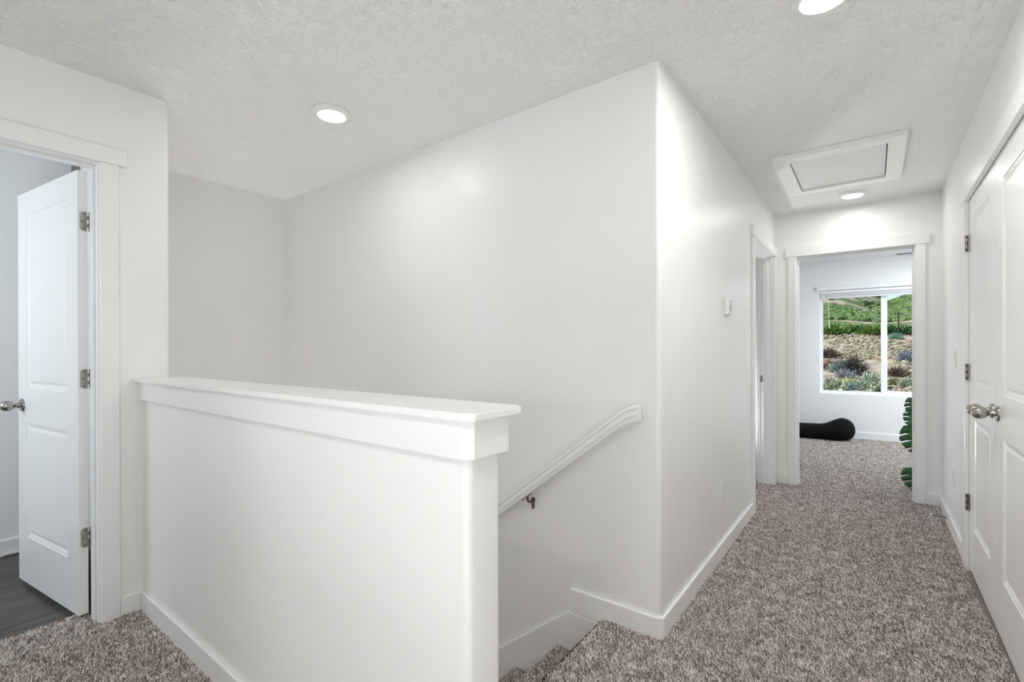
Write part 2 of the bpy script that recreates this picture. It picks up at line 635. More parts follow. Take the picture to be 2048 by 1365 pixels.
base('baseboard_end_left', [(XL, YE), (XL, YE - T), (-0.615, YE - T), (-0.615, YE)], 'short white baseboard left of the bedroom doorway')
base('baseboard_bedroom', [(-2.6, YB), (-2.6, YB - T), (1.85, YB - T), (1.85, YB)], 'white baseboard below the bedroom window')
base('baseboard_bathroom', [(-4.146, -1.3), (-4.146 + T, -1.3), (-4.146 + T, YH), (-4.146, YH)], 'white baseboard on the bathroom wall')
base('baseboard_side_room', [(-2.5, YE), (-2.5, YE - T), (-0.83, YE - T), (-0.83, YE)])
# sloping stair skirt
sk = MB()
SL = 0.79
zt, xt = -0.022, -1.153
xe = XB
pts = [(-0.985, zt), (xt, zt), (xe, zt + (xe - xt) * SL), (xe, zt + (xe - xt) * SL - 0.5), (-0.985, zt - 0.6)]
bm = sk.bm
A = [bm.verts.new((x, YW - 0.017, z)) for x, z in pts]
B = [bm.verts.new((x, YW, z)) for x, z in pts]
bm.faces.new(A)
bm.faces.new(B[::-1])
for i in range(5):
    j = (i + 1) % 5
    bm.faces.new((A[i], B[i], B[j], A[j]))
st(sk.build('trim_1', 'trim', bevel=0.002), 'white skirt board sloping down along the stairs', 'trim')


# ------------------------------------------------------------------ door casings
def doorway(name, mp, u0, u1, zt, wall, cw, hz0, hz1, hu0, hu1, label, cw0=None, stop_at=None, back=True):
    root = empty(name)
    st(root, label, 'door frame')
    J = 0.018

    def bx(nm, a, b_, c, d, e, f, bev=0.002):
        p, q = mp(a, c, e), mp(b_, d, f)
        return MB().box(p[0], q[0], p[1], q[1], p[2], q[2]).build(nm, 'trim', root, bevel=bev)
    bx('jamb', u0 - J, u0, -wall, 0.0, -0.02, zt, 0.0015)
    bx('jamb', u1, u1 + J, -wall, 0.0, -0.02, zt, 0.0015)
    bx('head_jamb', u0 - J, u1 + J, -wall, 0.0, zt, zt + J, 0.0015)
    if stop_at is not None:
        s0, s1 = stop_at
        bx('stop', u0, u0 + 0.011, s0, s1, -0.015, zt - 0.011)
        bx('stop', u1 - 0.011, u1, s0, s1, -0.015, zt - 0.011)
        bx('head_stop', u0, u1, s0, s1, zt - 0.011, zt)
    cwa = cw0 or cw
    for sgn in ((1, -1) if back else (1,)):
        if sgn == 1:
            n0, n1, m1 = 0.0, 0.018, 0.022
        else:
            n0, n1, m1 = -wall, -wall - 0.018, -wall - 0.022
        bx('side_casing', u0 - 0.006 - cwa, u0 - 0.006, n0, n1, -0.02, hz0, 0.0025)
        bx('side_casing', u1 + 0.006, u1 + 0.006 + cw, n0, n1, -0.02, hz0, 0.0025)
        bx('head_casing', hu0, hu1, n0, m1, hz0 + 0.0002, hz1, 0.002)
    return root


bed_frame = doorway('trim_2', lambda u, w_, z: (u, YE - w_, z), -0.546, 0.261, 2.043, 0.115, 0.061, 2.049, 2.133, -0.629, 0.351,
                    'white casing around the bedroom doorway at the hallway end', stop_at=(-0.075, -0.04))
side_frame = doorway('trim_3', lambda u, w_, z: (XL + w_, u, z), 3.935, 4.82, 2.05, 0.115, 0.066, 2.056, 2.136, 3.842, 4.915,
                     'white casing around the side doorway on the left hallway wall', stop_at=(-0.08, -0.045))
bath_frame = doorway('trim_4', lambda u, w_, z: (XD + w_, u, z), -0.196, 0.579, 2.057, 0.115, 0.066, 2.063, 2.137, -0.29, 0.679,
                     'white casing around the open bathroom doorway', stop_at=(-0.078, -0.043))
closet_frame = doorway('trim_5', lambda u, w_, z: (XR - w_, u, z), 2.225, 3.62, 2.044, 0.115, 0.100, 2.040, 2.124, 2.08, 3.752,
                       'white casing around the double closet doors', cw0=0.1, back=False)

# strike plate on far jamb of the side doorway
sp = MB()
sp.box(XL - 0.105, XL - 0.045, 4.8175, 4.8200, 0.925, 0.983)
spo = sp.build('strike_plate', 'nickel', side_frame, bevel=0.001)
spo['label'] = 'dark metal strike plate'
MB().box(XL - 0.083, XL - 0.064, 4.8168, 4.8176, 0.940, 0.968).build('latch_hole', 'screw_dark', spo)


# ------------------------------------------------------------------ panelled door leaf
def leaf_mesh(W, Z0, Z1, th, panels, both=True):
    """u in 0..W, faces at w=0 (front, normal -w) and w=th; returns MB in local (u, w, z)"""
    mb = MB()
    bm = mb.bm

    def face_side(w, sgn):
        us = sorted({0.0, W} | {p[0] for p in panels} | {p[1] for p in panels})
        zs = sorted({Z0, Z1} | {p[2] for p in panels} | {p[3] for p in panels})
        vg = {}

        def V(a, b_, c):
            key = (round(a, 5), round(b_, 5), round(c, 5))
            if key not in vg:
                vg[key] = bm.verts.new((a, b_, c))
            return vg[key]
        for i in range(len(us) - 1):
            for j in range(len(zs) - 1):
                cu, cz = (us[i] + us[i + 1]) / 2, (zs[j] + zs[j + 1]) / 2
                if any(p[0] < cu < p[1] and p[2] < cz < p[3] for p in panels):
                    continue
                bm.faces.new((V(us[i], w, zs[j]), V(us[i + 1], w, zs[j]), V(us[i + 1], w, zs[j + 1]), V(us[i], w, zs[j + 1])))
        for p in panels:
            prof = [(0.0, 0.0), (0.003, 0.0035), (0.010, 0.0045), (0.022, 0.0095), (0.026, 0.0098), (0.030, 0.0070), (0.040, 0.0045)]
            rings = []
            for ins, dep in prof:
                a, b_, c, d = p[0] + ins, p[1] - ins, p[2] + ins, p[3] - ins
                ww = w + sgn * dep
                rings.append([V(a, ww, c), V(b_, ww, c), V(b_, ww, d), V(a, ww, d)])
            for r0, r1 in zip(rings[:-1], rings[1:]):
                for q in range(4):
                    s = (q + 1) % 4
                    bm.faces.new((r0[q], r0[s], r1[s], r1[q]))
            bm.faces.new(rings[-1])
        return V
    Va = face_side(0.0, 1)
    Vb = face_side(th, -1)
    us = sorted({0.0, W} | {p[0] for p in panels} | {p[1] for p in panels})
    zs = sorted({Z0, Z1} | {p[2] for p in panels} | {p[3] for p in panels})
    for j in range(len(zs) - 1):
        for u in (0.0, W):
            bm.faces.new((Va(u, 0, zs[j]), Va(u, 0, zs[j + 1]), Vb(u, th, zs[j + 1]), Vb(u, th, zs[j])))
    for i in range(len(us) - 1):
        for z in (Z0, Z1):
            bm.faces.new((Va(us[i], 0, z), Va(us[i + 1], 0, z), Vb(us[i + 1], th, z), Vb(us[i], th, z)))
    return mb


def knob(parent, origin, axis, long_axis=None):
    """egg shaped knob with rosette, returns part with sub-part"""
    ax = Vector(axis)
    ro = MB().lathe([(0.0, 0), (0.033, 0.0), (0.033, 0.004), (0.030, 0.008), (0.020, 0.010), (0.0, 0.010)], origin, ax).build('rosette', 'nickel', parent, smooth=40)
    MB().lathe([(0.0, 0.009), (0.013, 0.009), (0.0135, 0.018), (0.0095, 0.024), (0.0105, 0.029), (0.017, 0.035), (0.0235, 0.044), (0.0265, 0.054), (0.0265, 0.062),
                (0.0235, 0.072), (0.0175, 0.080), (0.009, 0.085), (0.0, 0.086)], origin, ax, 32).build('knob', 'nickel', ro, smooth=60)


def leaf_obj(name, mb, fn, parent, mat='door'):
    for v in mb.bm.verts:
        v.co = fn(v.co)
    return mb.build(name, mat, parent, bevel=0.0)


# closet double doors (closed, face at x = .424)
door_a = st(empty('door_1', (0.424, 3.615, 0)), 'far leaf of the white double closet doors on the right', 'door')
door_b = st(empty('door_2', (0.424, 2.229, 0)), 'near leaf of the white double closet doors cut by the frame', 'door')
LW = 0.690
pan = [(0.122, 0.570, 1.028, 1.925), (0.122, 0.570, 0.258, 0.850)]
leaf_obj('leaf', leaf_mesh(LW, 0.012, 2.037, 0.035, pan), lambda c: Vector((c.y, -c.x, c.z)), door_a)
pan2 = [(0.118, 0.545, 1.028, 1.925), (0.118, 0.545, 0.258, 0.850)]
leaf_obj('leaf', leaf_mesh(LW, 0.012, 2.037, 0.035, pan2), lambda c: Vector((c.y, c.x, c.z)), door_b)
knob(door_a, (0.0, -LW + 0.060, 0.945), (-1, 0, 0))
knob(door_b, (0.0, LW - 0.060, 0.945), (-1, 0, 0))


def closet_hinge(parent, y, z, sgn):
    """knuckle standing in the gap between casing edge and leaf face (local coordinates of the door)"""
    h = MB()
    h.box(-0.016, 0.0, y - 0.0015, y + 0.0015, z - 0.044, z + 0.044)
    h.box(-0.0025, 0.0, y - sgn * 0.004, y - sgn * 0.022, z - 0.044, z + 0.044)
    ho = h.build('hinge', 'nickel', parent, bevel=0.0005)
    for i in range(5):
        a = z - 0.044 + i * 0.0176
        MB().lathe([(0.0, 0.0), (0.0062, 0.0), (0.0062, 0.0166), (0.0, 0.0166)], (-0.012, y, a), (0, 0, 1), 14).build('knuckle', 'nickel' if i % 2 else 'dark_metal', ho, smooth=40)
    return ho


for z in (1.803, 1.093, 0.374):
    closet_hinge(door_a, 0.002, z, 1)
    closet_hinge(door_b, -0.002, z, -1)

# bathroom door, swung open into the bathroom
bd = st(empty('door_3', (-2.872, 0.5665, 0)), 'white two panel door standing open in the bathroom doorway', 'door')
# local frame: +u runs from the hinge edge away, w from hall face to bath face
ang = math.atan2(0.43 - 0.53, -3.61 + 2.87)
ud = Vector((math.cos(ang), math.sin(ang), 0))
wd = Vector((-ud.y, ud.x, 0))
if wd.y < 0:
    wd = -wd
DW = 0.745


def dm(c):
    return ud * c.x + wd * (c.y - 0.035) + Vector((0, 0, c.z))


panb = [(0.118, 0.628, 1.028, 1.925), (0.118, 0.628, 0.258, 0.850)]
leaf_obj('leaf', leaf_mesh(DW, 0.018, 2.040, 0.035, panb), dm, bd)
knob(bd, dm(Vector((DW - 0.060, 0.0, 0.938))), -wd)
knob(bd, dm(Vector((DW - 0.060, 0.035, 0.938))), wd)
for zi, z in enumerate((1.812, 1.092, 0.366)):
    # leaf plate screwed to the hinge edge (normal -ud), rounded outer corners
    hh = 0.044
    r = 0.012
    prof = [(0.034, -hh)] + [(0.008 + r - r * math.sin(a), -hh + r - r * math.cos(a)) for a in (0, PI / 6, PI / 3, PI / 2)] + \
           [(0.008 + r - r * math.cos(a), hh - r + r * math.sin(a)) for a in (0, PI / 6, PI / 3, PI / 2)] + [(0.034, hh)]
    if zi == 1:
        prof = [(0.034, -hh), (0.018, -hh), (0.008, -hh + 0.010), (0.008, hh - 0.010), (0.018, hh), (0.034, hh)]
    hp = MB()
    hp.loft([[dm(Vector((-0.0018, w_, z + dz))) for w_, dz in prof], [dm(Vector((0.0004, w_, z + dz))) for w_, dz in prof]])
    ho = hp.build('hinge', 'nickel', bd)
    for w_, dz in ((0.022, 0.034), (0.015, 0.0), (0.022, -0.034)):
        MB().lathe([(0.0, 0), (0.0032, 0.0), (0.0028, 0.0008), (0.0, 0.0008)], dm(Vector((-0.0018, w_, z + dz))), -ud, 10).build('screw', 'screw_dark', ho)
    for i in range(5):
        a = z - hh + i * 0.0176
        kn = MB()
        c = dm(Vector((-0.004, 0.0445, a)))
        kn.lathe([(0.0, 0.0), (0.0058, 0.0), (0.0058, 0.0168), (0.0, 0.0168)], c, (0, 0, 1), 14)
        if i % 2:
            p0, p1 = dm(Vector((-0.0018, 0.033, a))), dm(Vector((-0.0008, 0.041, a)))
            kn.loft([[p0, p1, p1 + Vector((0, 0, 0.0168)), p0 + Vector((0, 0, 0.0168))],
                     [q + wd * 0.001 - ud * 0.0012 for q in (p0, p1, p1 + Vector((0, 0, 0.0168)), p0 + Vector((0, 0, 0.0168)))]])
        kn.build('knuckle', 'nickel', ho, smooth=40)

# white threshold strip at the bathroom floor
tb = MB()
tb.box(-2.945, -2.905, 0.50, 0.577, -0.010, -0.003)
st(tb.build('trim_6', 'plastic', bevel=0.001), 'small white threshold end beside the open door', 'trim')

# ------------------------------------------------------------------ bedroom window
win = st(empty('window_1', (0, 0, 0)), 'white framed sliding bedroom window looking out on the scrubby hill', 'window')
Y0, Y1 = YB + 0.085, YB + 0.155
f = MB()
f.box(WX0, WX0 + 0.034, Y0, Y1, WZ0, WZ1)
f.box(WX1 - 0.034, WX1, Y0, Y1, WZ0, WZ1)
f.box(WX0 + 0.034, WX1 - 0.034, Y0, Y1, WZ0, WZ0 + 0.040)
f.box(WX0 + 0.034, WX1 - 0.034, Y0, Y1, WZ1 - 0.04, WZ1)
f.build('frame', 'vinyl', win)
MB().box(0.082, 0.140, Y0 - 0.008, Y1 - 0.012, WZ0 + 0.03, WZ1 - 0.03).build('mullion', 'vinyl', win, bevel=0.003)
s = MB()
s.box(0.128, 0.150, Y0 + 0.012, Y0 + 0.04, WZ0 + 0.04, WZ1 - 0.04)
s.box(WX1 - 0.056, WX1 - 0.034, Y0 + 0.012, Y0 + 0.04, WZ0 + 0.04, WZ1 - 0.04)
s.box(0.150, WX1 - 0.056, Y0 + 0.012, Y0 + 0.04, WZ0 + 0.04, WZ0 + 0.062)
s.box(0.150, WX1 - 0.056, Y0 + 0.012, Y0 + 0.04, WZ1 - 0.062, WZ1 - 0.04)
s.build('sash', 'vinyl', win, bevel=0.002)
MB().box(WX0 + 0.034, 0.082, Y0 + 0.045, Y0 + 0.049, WZ0 + 0.040, WZ1 - 0.04).build('pane', 'glass', win)
MB().box(0.150, WX1 - 0.056, Y0 + 0.022, Y0 + 0.026, WZ0 + 0.062, WZ1 - 0.062).build('pane', 'glass', win)

# blind raised to the top of the window
bl = empty('window_blind', (0, 0, 0))
tag(bl, 'white horizontal blind raised into a stack at the top of the bedroom window', 'blind')
MB().box(-0.640, 0.86, YB - 0.032, YB - 0.001, 2.043, 2.100).build('valance', 'vinyl', bl, bevel=0.004)
MB().box(WX0 + 0.006, WX1 - 0.006, YB + 0.012, YB + 0.062, 2.002, 2.038).build('head_rail', 'vinyl', bl, bevel=0.002)
for i in range(9):
    z = 1.9530 + i * 0.0052
    MB().box(WX0 + 0.008, WX1 - 0.008, YB + 0.012, YB + 0.062, z, z + 0.0034).build('slat', 'vinyl', bl)
MB().box(WX0 + 0.008, WX1 - 0.008, YB + 0.012, YB + 0.062, 1.932, 1.949).build('bottom_rail', 'vinyl', bl, bevel=0.002)
MB().lathe([(0.0, 0), (0.004, 0), (0.004, 0.40), (0.006, 0.41), (0.006, 0.47), (0.0, 0.475)], (-0.505, YB + 0.008, 1.985), (0.03, 0, -1), 10).build('wand', 'vinyl', bl)

# ------------------------------------------------------------------ staircase
stair = st(empty('staircase', (-0.985, YHB, 0)), 'carpeted staircase descending behind the half wall', 'stairs')
RUN, RISE = 0.2475, 0.2035


def step_profile(x, z):
    r = 0.016
    pts = [(x - 0.03, z - 0.06)]
    pts = []
    return pts


step_edges = []
for kk in range(0, 11):
    z = -RISE * kk
    xn = -0.972 - RUN * kk          # nosing line
    r = 0.018
    back = -0.985 if kk == 0 else -0.972 - RUN * (kk - 1) + 0.024
    xn += 0.007
    pts = [(back, z + FLOOR)] + [(xn + r - r * math.sin(a), z + FLOOR - r + r * math.cos(a)) for a in [PI * t / 8 for t in range(9)]]
    pts += [(xn + 0.024, z + FLOOR - 2 * r), (xn + 0.024, z + FLOOR - RISE + 0.0), (max(back, xn + 0.03), z + FLOOR - RISE)]
    mb = MB()
    ring0 = [(x + 0.985, 0.0, zz) for x, zz in pts]
    ring1 = [(x + 0.985, YW - 0.0172 - YHB, zz) for x, zz in pts]
    mb.loft([ring0, ring1])
    mb.build('step', 'carpet', stair, smooth=30)
st(MB().box(XB, XB + 0.35, YHB, YW, DEEP, DEEP + 0.3).build('floor', 'carpet'))

# ------------------------------------------------------------------ handrail
hr = empty('handrail', (-1.36, YW, 0.46))
tag(hr, 'white painted wooden handrail sloping up the stair wall', 'handrail')
RS = 0.774


def rail_z(x):
    z = 0.4125 + (x + 1.521) * RS
    if x > -0.88:
        z -= (x + 0.88) ** 2 * 3.1
    return z


# cross-section (y from wall side outward is negative), v up
sec = [(0.020, -0.032), (-0.018, -0.032), (-0.020, -0.019), (-0.0165, -0.0165), (-0.0165, -0.0145), (-0.020, -0.012), (-0.021, -0.004), (-0.014, 0.006), (-0.012, 0.014),
       (-0.018, 0.020), (-0.018, 0.027), (-0.010, 0.033), (0.010, 0.033), (0.018, 0.027), (0.018, 0.020), (0.012, 0.012), (0.014, 0.002), (0.020, -0.006)]
rings = []
YRAIL = 1.921
xs = [-3.6, -2.6, -1.9, -1.4, -1.1, -0.88, -0.855, -0.83, -0.805, -0.782]
for x in xs:
    rings.append([Vector((x + 1.36, YRAIL + a - YW, rail_z(x) + b_ * 1.03 - 0.46)) for a, b_ in sec])
MB().loft(rings).build('rail', 'trim', hr, smooth=25)
# bracket
bx_, bz_ = -1.363, 0.455
br = MB()
br.lathe([(0.0, 0), (0.0125, 0.0), (0.0125, 0.004), (0.0, 0.006)], (bx_ + 1.36, 0.0, bz_ - 0.46 + 0.012), (0, -1, 0), 18)
pp = [(-0.008, 0.010), (0.008, 0.010), (0.0065, -0.030), (0.0, -0.036), (-0.0065, -0.030)]
br.loft([[Vector((a + bx_ + 1.36, -0.0002, bz_ - 0.46 + c)) for a, c in pp], [Vector((a + bx_ + 1.36, -0.007, bz_ - 0.46 + c)) for a, c in pp]])
path = [Vector((bx_ + 1.36, -0.004, bz_ - 0.46 + 0.010)), Vector((bx_ + 1.36, -0.028, bz_ - 0.46 + 0.006)), Vector((bx_ + 1.36, -0.048, bz_ - 0.46 + 0.016)),
        Vector((bx_ + 1.36, -0.053, rail_z(bx_) - 0.46 - 0.042))]
rr = []
for i, c in enumerate(path):
    d = (path[min(i + 1, 3)] - path[max(i - 1, 0)]).normalized()
    u_ = Vector((1, 0, 0))
    v_ = d.cross(u_).normalized()
    rr.append([c + (u_ * math.cos(t * PI / 5) + v_ * math.sin(t * PI / 5)) * 0.0062 for t in range(10)])
br.loft(rr)
xx, zz = bx_ + 1.36, rail_z(bx_) - 0.46 - 0.0405
br.loft([[Vector((xx + a, -0.053 + b_, zz + a * RS + c)) for a, b_ in ((-0.028, -0.008), (0.028, -0.008), (0.028, 0.008), (-0.028, 0.008))] for c in (-0.003, 0.0)])
bro = br.build('bracket', 'dark_metal', hr, smooth=35)
bro['label'] = 'dark bronze wall bracket'


# ------------------------------------------------------------------ ceiling lights
def ceiling_light(x, y, strength, label, name='ceiling_light'):
    root = empty(name, (x, y, H))
    tag(root, label, 'light', 'round flush ceiling lights')
    MB().lathe([(0.0, 0.0), (0.096, 0.0), (0.097, 0.005), (0.092, 0.013), (0.082, 0.018), (0.070, 0.0195), (0.066, 0.017), (0.0, 0.017)], (0, 0, 0), (0, 0, -1), 48).build('trim_ring', 'plastic', root, smooth=50)
    MB().lathe([(0.0, 0.0172), (0.0655, 0.0172), (0.064, 0.0188), (0.0, 0.0195)], (0, 0, 0), (0, 0, -1), 48).build('diffuser', lamp_material(strength), root, smooth=50)
    return root


ceiling_light(-2.215, 1.395, 64, 'round white ceiling light glowing over the stairwell')
ceiling_light(-0.136, 1.955, 220, 'round ceiling light cut off by the top edge of the photo')
ceiling_light(-0.128, 4.600, 72, 'round ceiling light between attic hatch and bedroom doorway')
l4 = ceiling_light(-0.13, -0.75, 300, 'round ceiling light over the landing behind the photographer')

# ------------------------------------------------------------------ attic hatch
ah = empty('attic_hatch', (-0.18, 3.88, H))
tag(ah, 'white framed attic access hatch in the hallway ceiling', 'hatch')
ox0, ox1, oy0, oy1 = -0.518, 0.156, 3.430, 4.300
ix0, ix1, iy0, iy1 = -0.430, 0.0695, 3.516, 4.208
cx, cy = -0.18, 3.88
for (a, b_, c, d) in ((ox0, ox1, oy0, iy0), (ox0, ox1, iy1, oy1), (ox0, ix0, iy0, iy1), (ix1, ox1, iy0, iy1)):
    MB().box(a - cx, b_ - cx, c - cy, d - cy, -0.028, 0.0).build('frame_board', 'trim', ah, bevel=0.0015)
gp = MB().box(ix0 - cx, ix1 - cx, iy0 - cy, iy1 - cy, -0.0015, 0.0).build('gap', 'dark_gap', ah)
MB().box(ix0 + 0.004 - cx, ix1 - 0.005 - cx, iy0 + 0.003 - cy, iy1 - 0.007 - cy, -0.012, -0.0016).build('panel', 'ceiling', ah)

# ------------------------------------------------------------------ wall devices
th = empty('thermostat', (XL, 3.092, 1.48))
tag(th, 'small white thermostat on the left hallway wall', 'thermostat')
MB().box(0.0, 0.004, -0.060, 0.060, -0.062, 0.060).build('wall_plate', 'plastic', th, bevel=0.0015)
MB().box(0.004, 0.029, -0.042, 0.042, -0.050, 0.050).build('body', 'plastic', th, bevel=0.005, seg=3)
so = MB().box(0.0288, 0.0297, -0.035, 0.035, -0.028, 0.042).build('screen', 'screen', th, bevel=0.0004)
so['label'] = 'glossy light grey display'


def outlet(x, y, z, sgn, label):
    root = empty('electrical_outlet', (x, y, z))
    tag(root, label, 'outlet')
    MB().box(0, sgn * 0.0055, -0.036, 0.036, -0.058, 0.058).build('cover_plate', 'plastic', root, bevel=0.0018)
    for dz in (0.0195, -0.0195):
        mb = MB()
        pts = [(0.0168 * math.cos(a), 0.0145 * math.sin(a)) for a in [2 * PI * t / 16 for t in range(16)]]
        mb.loft([[Vector((sgn * d, a, dz + b_)) for a, b_ in pts] for d in (0.005, 0.0085)])
        rc = mb.build('receptacle', 'plastic', root, smooth=40)
        for dy, hgt in ((-0.006, 0.008), (0.006, 0.0065)):
            MB().box(sgn * 0.0085, sgn * 0.0088, dy - 0.0008, dy + 0.0008, dz + 0.001, dz + 0.001 + hgt).build('slot', 'screw_dark', rc)
    MB().lathe([(0.0, 0), (0.003, 0), (0.002, 0.001), (0.0, 0.001)], (sgn * 0.0055, 0, 0), (sgn, 0, 0), 10).build('screw', 'plastic', root)
    return root


outlet(XL, 2.990, 0.380, 1, 'white duplex outlet low on the left hallway wall')
outlet(XR, 4.232, 0.378, -1, 'white duplex outlet low on the right hallway wall')

sw = empty('light_switch', (XR, 4.150, 1.152))
tag(sw, 'white rocker light switch beside the closet doors', 'light switch')
MB().box(0, -0.0055, -0.036, 0.036, -0.058, 0.058).build('cover_plate', 'plastic', sw, bevel=0.0018)
rk = MB()
rk.loft([[Vector((-0.0055, a, c)) for a, c in ((-0.0165, -0.033), (0.0165, -0.033), (0.0165, 0.033), (-0.0165, 0.033))],
         [Vector((-(0.0075 if c < 0 else 0.0125), a, c)) for a, c in ((-0.016, -0.032), (0.016, -0.032), (0.016, 0.030), (-0.016, 0.030))]])
rk.build('rocker', 'plastic', sw, bevel=0.0008)

# door stop on right baseboard
ds = empty('door_stop', (XR - T, 4.505, 0.036))
tag(ds, 'metal spring door stop on the right baseboard', 'door stop')
prof = [(0.0, 0.0), (0.012, 0.0), (0.012, 0.003), (0.005, 0.005)]
for i in range(26):
    prof += [(0.0052, 0.006 + i * 0.0026), (0.0040, 0.0073 + i * 0.0026)]
prof += [(0.0, 0.0745)]
MB().lathe(prof, (0, 0, 0), (-1, -0.06, 0.10), 12).build('spring', 'nickel', ds, smooth=60)
tipd = Vector((-1, -0.06, 0.10)).normalized()
MB().lathe([(0.0, 0.074), (0.0068, 0.074), (0.0072, 0.084), (0.005, 0.087), (0.0, 0.087)], (0, 0, 0), tipd, 14).build('rubber_tip', 'plastic', ds, smooth=40)

# ceiling vent in the bedroom
cv = empty('ceiling_vent', (0.40, 7.86, H))
tag(cv, 'white slotted air vent in the bedroom ceiling', 'vent')
MB().box(-0.19, 0.19, -0.085, 0.085, -0.006, 0.0).build('frame', 'plastic', cv, bevel=0.002)
MB().box(-0.165, 0.165, -0.060, 0.060, -0.0068, -0.006).build('backing', 'dark_gap', cv)
for i in range(14):
    x = -0.160 + i * 0.0246
    mb = MB()
    mb.loft([[Vector((x + dx, -0.060, z)) for dx, z in ((-0.006, -0.0069), (0.004, -0.0125), (0.006, -0.0125), (-0.004, -0.0069))],
             [Vector((x + dx, 0.060, z)) for dx, z in ((-0.006, -0.0069), (0.004, -0.0125), (0.006, -0.0125), (-0.004, -0.0069))]])
    mb.build('louver', 'plastic', cv)

# ------------------------------------------------------------------ bean bag in the bedroom
bb = MB()
rings = []
# x, half depth, bottom z, top z, centre y
for x, hd, z0, z1, yc in ((-1.90, 0.02, 0.10, 0.13, 7.74), (-1.88, 0.14, 0.02, 0.22, 7.74), (-1.78, 0.24, 0.0, 0.30, 7.74), (-1.6, 0.27, 0.0, 0.34, 7.74), (-1.35, 0.25, 0.0, 0.30, 7.74),
                          (-1.1, 0.22, 0.0, 0.215, 7.74), (-0.90, 0.20, 0.0, 0.192, 7.74), (-0.78, 0.195, 0.0, 0.187, 7.74), (-0.68, 0.19, 0.0, 0.196, 7.74), (-0.60, 0.19, 0.0, 0.196, 7.74), (-0.53, 0.20, 0.0, 0.206, 7.74),
                          (-0.48, 0.21, 0.0, 0.232, 7.74), (-0.43, 0.22, 0.0, 0.262, 7.74), (-0.38, 0.22, 0.002, 0.287, 7.74), (-0.33, 0.21, 0.004, 0.298, 7.74), (-0.28, 0.195, 0.010, 0.290, 7.74),
                          (-0.235, 0.16, 0.030, 0.262, 7.74), (-0.205, 0.11, 0.062, 0.222, 7.74), (-0.188, 0.05, 0.105, 0.175, 7.74)):
    zc_, hz = (z0 + z1) / 2, (z1 - z0) / 2
    rg = []
    for t in range(28):
        a = 2 * PI * t / 28
        ca, sa = math.cos(a), math.sin(a)
        ex = 2 / 2.5
        rg.append(Vector((x, yc + hd * math.copysign(abs(ca) ** ex, ca), zc_ + hz * math.copysign(abs(sa) ** ex, sa))))
    rings.append(rg)
bb.loft(rings)
bbo = bb.build('bean_bag', 'black_fabric', smooth=80)
sd = bbo.modifiers.new('subdivision', 'SUBSURF')
sd.levels = 1
sd.render_levels = 2
tag(bbo, 'black fabric bean bag lying against the bedroom wall below the window', 'bean bag')

# ------------------------------------------------------------------ monstera plant
pr = empty('monstera_plant', (0.60, 5.56, 0.0))
tag(pr, 'green split leaf plant standing just inside the bedroom doorway', 'plant')
MB().lathe([(0.0, 0.0), (0.105, 0.0), (0.13, 0.24), (0.138, 0.26), (0.126, 0.26), (0.122, 0.235), (0.0, 0.235)], (0, 0, FLOOR + 0.002), (0, 0, 1), 32).build('pot', 'pot', pr, smooth=40)
MB().lathe([(0.0, 0.236), (0.121, 0.236), (0.06, 0.245), (0.0, 0.247)], (0, 0, FLOOR + 0.002), (0, 0, 1), 24).build('soil', 'soil', pr, smooth=60)


def monstera_leaf(basep, tip, normal, width):
    """heart shaped leaf with deep side splits; base = stalk joint"""
    B_, T_ = Vector(basep), Vector(tip)
    ax = (T_ - B_)
    L = ax.length
    ax.normalize()
    n = Vector(normal)
    n = (n - ax * n.dot(ax)).normalized()
    s = ax.cross(n).normalized()
    mb = MB()
    bm = mb.bm
    # five fingers per side
    N = 4

    def half_w(t):
        return width * 0.5 * (math.sin(PI * min(1, (t + 0.12) / 1.12) ** 0.75) ** 0.75 if t < 1 else 0)

    def pt(t, q, lift=0.0):
        droop = -0.10 * L * t * t - 0.18 * width * q * q
        return B_ + ax * (t * L) + s * q * width * 0.5 + n * (droop + lift)
    for side in (1, -1):
        for i in range(N):
            t0, t1 = i / N, (i + 1) / N
            gap = 0.20 / N
            a0, a1 = t0, t1
            # finger sweeps toward tip
            sw_ = 0.10
            w0 = half_w(max(0.02, t0 + sw_ * 0.3)) / (width * 0.5)
            w1 = half_w(min(0.985, t1)) / (width * 0.5)
            inner = 0.30 if 0 < i < N - 1 else 0.55
            back_ = -0.14 if i == 0 else 0.0
            P = []
            rows = []
            for q, g in ((0.0, 0.0), (inner * 0.9, 0.02), (0.62, 1.0), (0.86, 1.0), (1.0, 1.6)):
                wa = q * w0 if q > 0 else 0
                wb = q * w1 if q > 0 else 0
                ta = a0 + gap * 0.5 * g + sw_ * q * q + back_ * q
                tb = a1 - gap * 0.5 * g + sw_ * q * q * (0.5 if i == N - 1 else 1)
                ta = min(ta, 1.0)
                tb = min(tb, 1.0)
                rows.append((pt(ta, side * wa, 0.0), pt((ta + tb) / 2, side * (wa + wb) / 2 * (1.05 if q == 1.0 else 1.0), 0.006), pt(tb, side * wb, 0.0)))
            vs = [[bm.verts.new(p) for p in r] for r in rows]
            for r0, r1 in zip(vs[:-1], vs[1:]):
                for k_ in range(2):
                    try:
                        bm.faces.new((r0[k_], r0[k_ + 1], r1[k_ + 1], r1[k_]))
                    except ValueError:
                        pass
    bmesh.ops.remove_doubles(bm, verts=bm.verts, dist=0.0008)
    return mb


